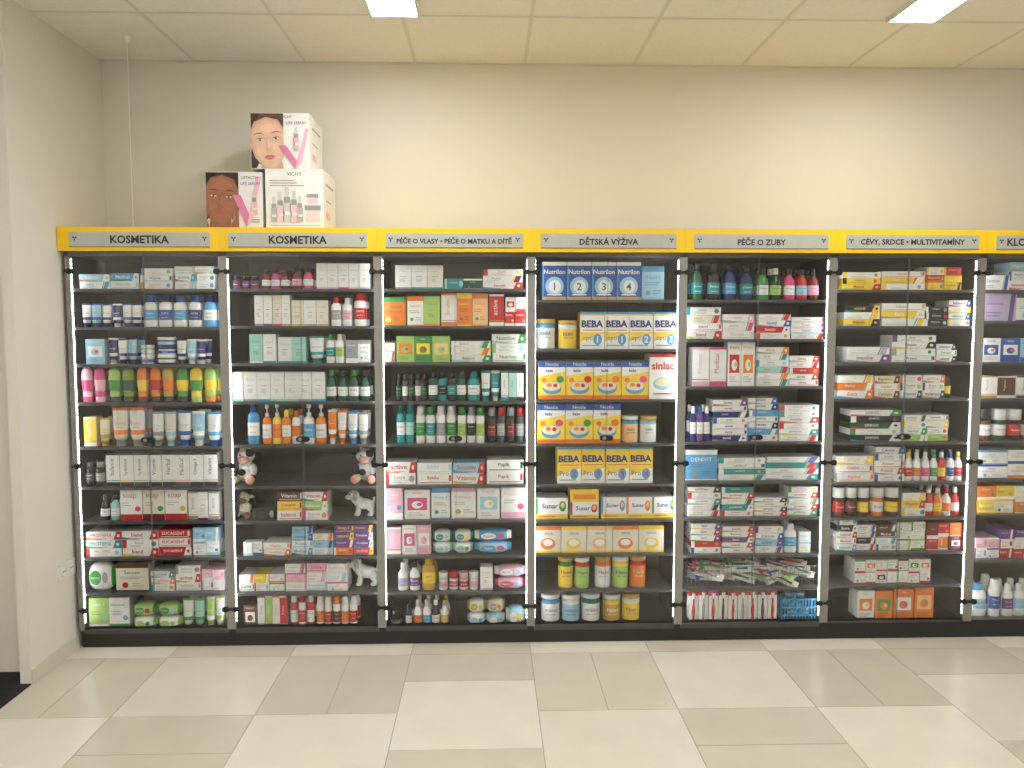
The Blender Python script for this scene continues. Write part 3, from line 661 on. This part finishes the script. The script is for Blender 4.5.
# wire basket with a heap of toothbrush packs
z8 = ZS[5][7]+.0005
XA = W(688, 575, .04)[0]; XB = W(822, 575, .04)[0]; H = W(750, 559, .04)[1]-z8
mb = MB([M_ALU])
def wire(mb, p, q, r=.001):
    p = Vector(p); q = Vector(q); d = q-p
    mb.M = Matrix.Translation(p) @ d.to_track_quat('Z', 'Y').to_matrix().to_4x4()
    mb.loft(0, 0, 0, [(0, r, r, (1,1,1)), (d.length, r, r, (1,1,1))], 6, 2, 0); mb.M = Matrix.Identity(4)
n = 34
for k in range(n+1):
    xx = XA+(XB-XA)*k/n; wire(mb, (xx, .045, z8+.001), (xx, .04, z8+H*.72)); wire(mb, (xx, .22, z8+.001), (xx, .225, z8+H*.72))
    if k % 2 == 0: wire(mb, (xx, .045, z8+.001), (xx, .22, z8+.001))
for fz in (0, .24, .48, .72):
    for (p, q) in (((XA,.043),(XB,.043)), ((XA,.222),(XB,.222)), ((XA,.043),(XA,.222)), ((XB,.043),(XB,.222))):
        wire(mb, (*p, z8+.001+H*fz), (*q, z8+.001+H*fz), .0015 if fz in (0, .72) else .001)
mb.obj('wire_basket')
mb = MB([M_CART, M_PLAS])
for k in range(64):
    t = random.random(); c = C[random.choice(['w', 'w', 'w', 'w', 'w', 'w', 'lg', 'o'])]; a2 = C[random.choice(['r', 'g', 'b', 'gr', 'm', 'lg', 'dk'])]
    L = random.uniform(.15, .2)
    cx = XA+.09+(XB-XA-.18)*t
    mb.M = Matrix.Translation((cx, random.uniform(.075, .19), z8+.014+.0012*k+random.uniform(0, H*.2))) @ Matrix.Rotation(random.uniform(-.9, .9), 4, 'Z') @ Matrix.Rotation(random.uniform(-.1, .35), 4, 'Y') @ Matrix.Rotation(random.uniform(.3, 1.2), 4, 'X')
    mb.box(-L/2, L/2, -.02, .02, 0, .0015, c, 0); mb.box(-L/2, -L/2+.022, -.0205, .0205, -.0003, .0018, a2, 0)
    mb.M = mb.M @ Matrix.Rotation(math.pi/2, 4, 'Y')
    mb.loft(-.006, 0, -L*.42, [(0, .004, .006, a2), (L*.4, .005, .007, a2), (L*.55, .003, .004, a2), (L*.75, .006, .006, C['w']), (L*.84, .006, .006, C['w'])], 8, 2, 1)
mb.M = Matrix.Identity(4)
mb.obj('toothbrush_pack_heap')
z9 = ZS[5][8]+.0005; xa_, xb_ = W(782, 605, .05)[0], W(818, 605, .05)[0]; H = W(800, 592, .05)[1]-z9
mb = MB([mat_plain('blue_plastic', rgb(60, 160, 210), .35, noise=.05)])
for k in range(13):
    t = k/12; xx = xa_+(xb_-xa_)*t
    mb.box(xx-.003, xx+.003, .05, .053, z9, z9+H*.75); mb.box(xx-.003, xx+.003, .2, .203, z9, z9+H*.75)
for k in range(11):
    yy = .05+.15*k/10; mb.box(xa_-.003, xa_, yy-.003, yy+.003, z9, z9+H*.75); mb.box(xb_, xb_+.003, yy-.003, yy+.003, z9, z9+H*.75)
for fz in (0, .25, .5, .75):
    z = z9+H*fz
    mb.box(xa_-.005, xb_+.005, .046, .054, z, z+.007); mb.box(xa_-.005, xb_+.005, .2, .207, z, z+.007)
    mb.box(xa_-.005, xa_+.001, .046, .207, z, z+.007); mb.box(xb_-.001, xb_+.005, .046, .207, z, z+.007)
mb.box(xa_, xb_, .05, .2, z9, z9+.004)
mb.obj('plastic_basket')
mb = MB([M_CART, M_PLAS])
for k in range(10):
    mb.M = Matrix.Translation((xa_+.035+(xb_-xa_-.07)*random.random(), random.uniform(.085, .165), z9+.02+.012*k)) @ Matrix.Rotation(random.uniform(-1, 1), 4, 'Z') @ Matrix.Rotation(random.uniform(-.2, .2), 4, 'Y')
    mb.box(-.045, .045, -.02, .02, 0, .015, C[random.choice(['sk', 'w', 'lb', 'w'])], 0); mb.box(-.02, .02, -.0205, .0205, -.0003, .0153, C['sk'], 0)
mb.M = Matrix.Identity(4); mb.obj('floss_packs')

# ------------------------------------------------------------------ plush toys
def plush(name, px0, px1, zs, ytop, kind, flip=1):
    X = W((px0+px1)/2, ytop+20, .11)[0]; Hh = W((px0+px1)/2, ytop, .11)[1]-zs
    if kind in ('cow', 'sheep'):
        base = C['w'] if kind == 'cow' else rgb(228, 228, 200); mz = rgb(225, 165, 150) if kind == 'cow' else rgb(120, 85, 65)
        dark = C['k'] if kind == 'cow' else rgb(160, 150, 125); leg = rgb(190, 205, 120) if kind == 'cow' else base
        el = [((0,0,.30),(.26,.20,.30),base),((0,-.06,.73),(.24,.20,.21),base),((0,-.24,.65),(.16,.12,.11),mz),
          ((-.29,-.03,.78),(.14,.05,.075),dark),((.29,-.03,.78),(.14,.05,.075),dark),((-.24,-.14,.37),(.095,.13,.16),dark if kind=='cow' else base),((.24,-.14,.37),(.095,.13,.16),base),
          ((-.21,-.26,.12),(.12,.22,.12),leg),((.21,-.26,.12),(.12,.22,.12),dark if kind=='cow' else base),((-.23,-.46,.14),(.13,.06,.14),mz),((.23,-.46,.14),(.13,.06,.14),mz),
          ((0,.2,.12),(.07,.09,.07),base),((.12,-.13,.81),(.12,.12,.12),dark if kind=='cow' else base),((0,-.05,.92),(.1,.08,.06),base),((-.05,-.1,.3),(.13,.14,.12),dark if kind=='cow' else base)]
        if kind == 'cow': el += [((-.12,-.03,.93),(.035,.035,.08),C['cr']),((.12,-.03,.93),(.035,.035,.08),C['cr'])]
        eyes = [(-.09,-.245,.785),(.09,-.25,.785)]; nose = [(-.05,-.355,.67),(.05,-.355,.67)]
    else:
        base = rgb(232, 230, 224); dark = rgb(185, 180, 170)
        el = [((.05,0,.44),(.34,.19,.21),base),((-.12,0,.50),(.21,.19,.22),base),((-.28,-.03,.62),(.15,.14,.17),base),((-.32,-.06,.78),(.21,.19,.19),base),((-.50,-.11,.71),(.13,.11,.095),base),
          ((-.24,-.24,.74),(.08,.05,.15),dark),((-.24,.14,.74),(.08,.05,.15),dark),((-.16,-.12,.2),(.09,.09,.2),base),((-.16,.12,.2),(.09,.09,.2),base),
          ((.28,-.11,.34),(.15,.1,.16),base),((.28,.11,.34),(.15,.1,.16),base),((.33,-.12,.16),(.085,.085,.16),base),((.33,.12,.16),(.085,.085,.16),base),
          ((-.2,-.12,.06),(.12,.09,.06),base),((-.2,.12,.06),(.12,.09,.06),base),((.29,-.12,.06),(.12,.09,.06),base),((.29,.12,.06),(.12,.09,.06),base),((.42,0,.58),(.06,.06,.14),base)]
        eyes = [(-.44,-.22,.83)]; nose = [(-.62,-.13,.74)]
    bm = bmesh.new()
    for c, r, col in el:
        bmesh.ops.create_icosphere(bm, subdivisions=3, radius=1, matrix=Matrix.Translation(c) @ Matrix.Diagonal((*r, 1)))
    me = bpy.data.meshes.new('tmp'); bm.to_mesh(me); bm.free()
    ob = bpy.data.objects.new('tmp', me); sc.collection.objects.link(ob)
    md = ob.modifiers.new('r', 'REMESH'); md.mode = 'VOXEL'; md.voxel_size = .022
    ms = ob.modifiers.new('s', 'SMOOTH'); ms.iterations = 2
    bpy.context.view_layer.update()
    m2 = bpy.data.meshes.new_from_object(ob.evaluated_get(bpy.context.evaluated_depsgraph_get()))
    mb = MB([M_PLUSH, M_BLK])
    mb.M = Matrix.Translation((X, .14, zs+.001)) @ Matrix.Diagonal((Hh*flip, Hh, Hh, 1))
    cols = []
    for p in m2.polygons:
        q = p.center; best = 9; bc = base
        for c, r, col in el:
            d = sum(((q[i]-c[i])/r[i])**2 for i in range(3))
            if d < best: best = d; bc = col
        cols.append(bc)
    fs = [tuple(p.vertices) if flip > 0 else tuple(reversed(p.vertices)) for p in m2.polygons]
    mb.add([tuple(v.co) for v in m2.vertices], fs, cols, 0, True)
    for q in eyes: mb.sphere(q, (.026, .022, .03), (0,0,0), 1, 6)
    for q in nose: mb.sphere(q, (.03, .02, .022) if kind.startswith('dog') else (.014, .01, .014), (0,0,0), 1, 6)
    bpy.data.objects.remove(ob)
    mb.obj(name)
plush('plush_cow', 232, 257, ZS[2][5], 447, 'cow')
plush('plush_cow', 355, 374, ZS[2][5], 448, 'cow')
plush('plush_sheep', 232, 253, ZS[2][6], 492, 'sheep')
plush('plush_dog', 350, 374, ZS[2][6], 490, 'dog')
plush('plush_dog', 353, 376, ZS[2][8], 557, 'dog')

# ------------------------------------------------------------------ display cartons on top
SK1 = rgb(232, 190, 162); SK2 = rgb(165, 108, 80)
def face_print(mb, cx, cz, s, skin, hair, hand=False, tilt=0.0):
    ct, st = math.cos(tilt), math.sin(tilt); L = [.0004]
    def T(pts): return [(cx+s*(x*ct-z*st), cz+s*(x*st+z*ct)) for x, z in pts]
    def P(pts, c): L[0] += .00012; mb.poly(T(pts), -L[0], c)
    def E(x, z, rx, rz, c, a=0, n=20):
        ca, sa = math.cos(a), math.sin(a)
        P([(x+rx*math.cos(t)*ca-rz*math.sin(t)*sa, z+rx*math.cos(t)*sa+rz*math.sin(t)*ca) for t in [2*math.pi*i/n for i in range(n)]], c)
    sh = mixc(skin, hair, .24); s2 = mixc(skin, hair, .10); hi = tuple(min(1, q*1.12) for q in skin)
    E(-.04, .13, .47, .54, hair); E(-.32, -.05, .15, .42, hair); E(.1, .36, .28, .26, mixc(hair, skin, .08), .3)
    P([(-.22, -.75), (.26, -.75), (.19, -.2), (-.16, -.2)], sh)
    E(-.345, -.02, .04, .1, sh)
    P([(-.32, .22), (-.335, 0), (-.28, -.24), (-.14, -.45), (-.03, -.51), (.07, -.51), (.16, -.44), (.28, -.24), (.33, 0), (.315, .22), (.22, .40), (0, .47), (-.22, .40)], sh)
    P([(-.29, .22), (-.30, 0), (-.25, -.23), (-.12, -.43), (-.02, -.485), (.07, -.49), (.15, -.43), (.27, -.23), (.32, 0), (.30, .22), (.2, .38), (0, .45), (-.2, .38)], s2)
    P([(-.24, .2), (-.25, 0), (-.21, -.2), (-.1, -.39), (0, -.45), (.08, -.45), (.15, -.39), (.26, -.2), (.30, 0), (.28, .22), (.18, .35), (0, .41), (-.18, .35)], skin)
    E(.17, -.11, .1, .09, mixc(skin, hi, .6)); E(.02, .27, .15, .08, hi); E(-.15, -.12, .07, .07, mixc(skin, hi, .4))
    for q in (-1, 1):
        E(q*.145, .075, .1, .058, s2)
        P([(q*.05, .145), (q*.12, .19), (q*.2, .19), (q*.27, .145), (q*.2, .172), (q*.12, .17)], mixc(hair, skin, .25))
        P([(q*.08, .058), (q*.12, .082), (q*.165, .084), (q*.215, .062), (q*.16, .042), (q*.12, .042)], mixc(C['w'], skin, .25))
        E(q*.148, .064, .024, .024, mixc(C['br'], C['k'], .3)); E(q*.154, .071, .007, .007, C['w'], 0, 8)
        P([(q*.07, .057), (q*.12, .09), (q*.165, .094), (q*.232, .066), (q*.165, .083), (q*.12, .08)], C['k'])
    P([(.01, .1), (-.035, .1), (-.045, -.05), (-.06, -.12), (-.03, -.115), (-.015, 0)], mixc(s2, sh, .5))
    E(.0, -.11, .045, .032, s2); E(.012, -.02, .016, .1, hi)
    for q in (-1, 1): E(q*.03, -.138, .014, .007, mixc(sh, C['k'], .3), 0, 10)
    lip = mixc(rgb(200, 95, 100), skin, .3)
    P([(-.105, -.265), (-.045, -.232), (-.015, -.228), (0, -.236), (.015, -.228), (.045, -.232), (.105, -.265), (.05, -.27), (-.05, -.27)], mixc(lip, C['k'], .1))
    P([(-.105, -.265), (-.05, -.269), (.05, -.269), (.105, -.265), (.06, -.308), (0, -.32), (-.06, -.308)], lip)
    P([(-.1, -.266), (0, -.263), (.1, -.266), (0, -.270)], mixc(lip, C['k'], .5)); E(0, -.355, .06, .01, s2)
    if hand:
        for q in (-1, 1):
            P([(q*.2, -.8), (q*.5, -.8), (q*.5, -.36), (q*.30, -.3), (q*.2, -.5)], s2)
            for k in range(4):
                E(q*(.285+.055*k), -(.20+.06*k), .036, .17, sh if k % 2 == 0 else s2, -q*.25)
                E(q*(.283+.055*k), -(.20+.06*k), .024, .155, skin, -q*.25)
def serum(mb, cx, cz, h, body):
    w = h*.24
    mb.rect(cx-w/2, cx+w/2, cz, cz+h*.55, -.0030, body); mb.rect(cx-w*.36, cx+w*.36, cz+h*.55, cz+h*.72, -.0030, C['gr'])
    mb.rect(cx-w*.22, cx+w*.22, cz+h*.72, cz+h, -.0030, mixc(C['gr'], C['w'], .6)); mb.rect(cx-w*.4, cx+w*.4, cz+h*.2, cz+h*.3, -.0033, C['w']); mb.rect(cx-w*.42, cx-w*.28, cz, cz+h*.55, -.0033, mixc(body, C['w'], .5))
def carton(px0, px1, py0, z0, Y, dep, art, rot=0):
    cx = (W(px0, py0, Y)[0]+W(px1, py0, Y)[0])/2; w = W(px1, py0, Y)[0]-W(px0, py0, Y)[0]; h = W((px0+px1)/2, py0, Y)[1]-z0
    mb = MB([M_CART, M_PLAS]); base = rgb(242, 241, 238); side = rgb(205, 202, 196)
    mb.M = Matrix.Translation((cx, Y, z0)) @ Matrix.Rotation(rot, 4, 'Z')
    mb.box(-w/2, w/2, 0, dep, 0, h, base, 0)
    mb.box(-.012, .012, -.0002, dep+.0002, h-.0002, h+.0004, side, 0)
    sd = w/2+.0005
    for (y0, y1, za, zb, c) in ((.06, dep-.06, h*.76, h*.80, C['gr']), (.06, dep*.5, h*.2, h*.32, C['p']), (.06, dep-.12, h*.5, h*.52, C['gr'])):
        mb.add([(sd, y0, za), (sd, y1, za), (sd, y1, zb), (sd, y0, zb)], [(0,1,2,3)], c)
    art(mb, w, h)
    mb.M = Matrix.Identity(4)
    mb.obj('display_carton'); return h
PK = rgb(225, 130, 175); PK2 = rgb(240, 185, 208)
def art_a(mb, w, h):
    mb.clip = (-w/2+.002, w*.08, .002, h-.002)
    mb.rect(-w/2, w*.08, 0, h, -.0002, rgb(220, 204, 192))
    face_print(mb, -w*.23, h*.52, h*.92, SK2, rgb(24, 16, 14), True, -.08)
    mb.clip = None
    mb.poly([(-w*.02, h*.6), (w*.12, h*.6), (w*.28, h*.22), (w*.22, h*.04)], -.0064, PK); mb.poly([(w*.5-.002, h*.92), (w*.40, h*.92), (w*.22, h*.04), (w*.30, h*.16)], -.0065, PK2)
    mb.text('LIFTACTIV', w*.29, h*.90, w*.32, h*.045, -.0066, C['dk']); mb.text('LIFE SERUM', w*.29, h*.80, w*.34, h*.07, -.0066, C['v'])
    fine(mb, w*.3, w*.46, h*.16, 2, -.0064, C['gr'], h*.04)
    mb.M = mb.M @ Matrix.Translation((0, -.004, 0)); serum(mb, w*.36, h*.25, h*.42, C['p'])
def art_b(mb, w, h):
    mb.clip = (-w/2+.002, w*.06, .002, h-.002)
    mb.rect(-w/2, w*.06, 0, h, -.0002, rgb(230, 224, 216))
    face_print(mb, -w*.2, h*.47, h*.98, SK1, rgb(72, 46, 32), False, .1)
    mb.clip = None
    mb.poly([(-w*.02, h*.42), (w*.1, h*.42), (w*.32, h*.08), (w*.26, h*.003)], -.0064, PK); mb.poly([(w*.5-.002, h*.72), (w*.44, h*.72), (w*.26, h*.003), (w*.36, h*.08)], -.0065, PK2)
    mb.text('VICHY', w*.12, h*.93, w*.18, h*.05, -.0066, C['dk']); mb.text('LIFE SERUM', w*.28, h*.82, w*.34, h*.075, -.0066, C['v'])
    mb.M = mb.M @ Matrix.Translation((0, -.004, 0)); serum(mb, w*.28, h*.34, h*.4, C['p'])
def art_c(mb, w, h):
    mb.text('VICHY', 0, h*.92, w*.26, h*.065, -.0006, C['dk']); fine(mb, -w*.42, w*.2, h*.80, 3, -.0006, C['gr'], h*.04)
    for (x, hh, c) in ((-.36, .42, C['gr']), (-.25, .5, C['p']), (-.13, .58, mixc(C['gr'], C['w'], .4)), (-.01, .52, C['p']), (.09, .44, C['gr'])):
        serum(mb, w*x, h*.12, h*hh, mixc(c, C['w'], .25))
    mb.rect(w*.18, w*.44, h*.12, h*.32, -.0006, rgb(225, 216, 216)); mb.rect(w*.17, w*.45, h*.32, h*.40, -.0006, C['gr'])
    mb.rect(w*.22, w*.40, h*.42, h*.53, -.0006, mixc(C['p'], C['w'], .4)); mb.rect(w*.21, w*.41, h*.53, h*.59, -.0006, C['gr'])
    mb.rect(-w*.42, w*.44, h*.06, h*.07, -.0006, C['gr'])
hA = carton(205, 262, 172, ZT+.0005, .06, .29, art_a, .0)
hC = carton(265, 323, 169, ZT+.0005, .05, .31, art_c, .0)
carton(250, 309, 113, ZT+.0015+max(hA, hC), .05, .31, art_b, .0)

# ------------------------------------------------------------------ world + camera
w = bpy.data.worlds.new('World'); sc.world = w; w.use_nodes = True
w.node_tree.nodes['Background'].inputs['Color'].default_value = (.9, .9, 1, 1); w.node_tree.nodes['Background'].inputs['Strength'].default_value = .05
cam = bpy.data.cameras.new('camera'); cam.sensor_width = 36; cam.lens = F/1024*36
co = bpy.data.objects.new('camera', cam); sc.collection.objects.link(co)
co.location = (0, -D, CH); co.rotation_euler = (math.pi/2-PIT, 0, -YAW)
sc.camera = co
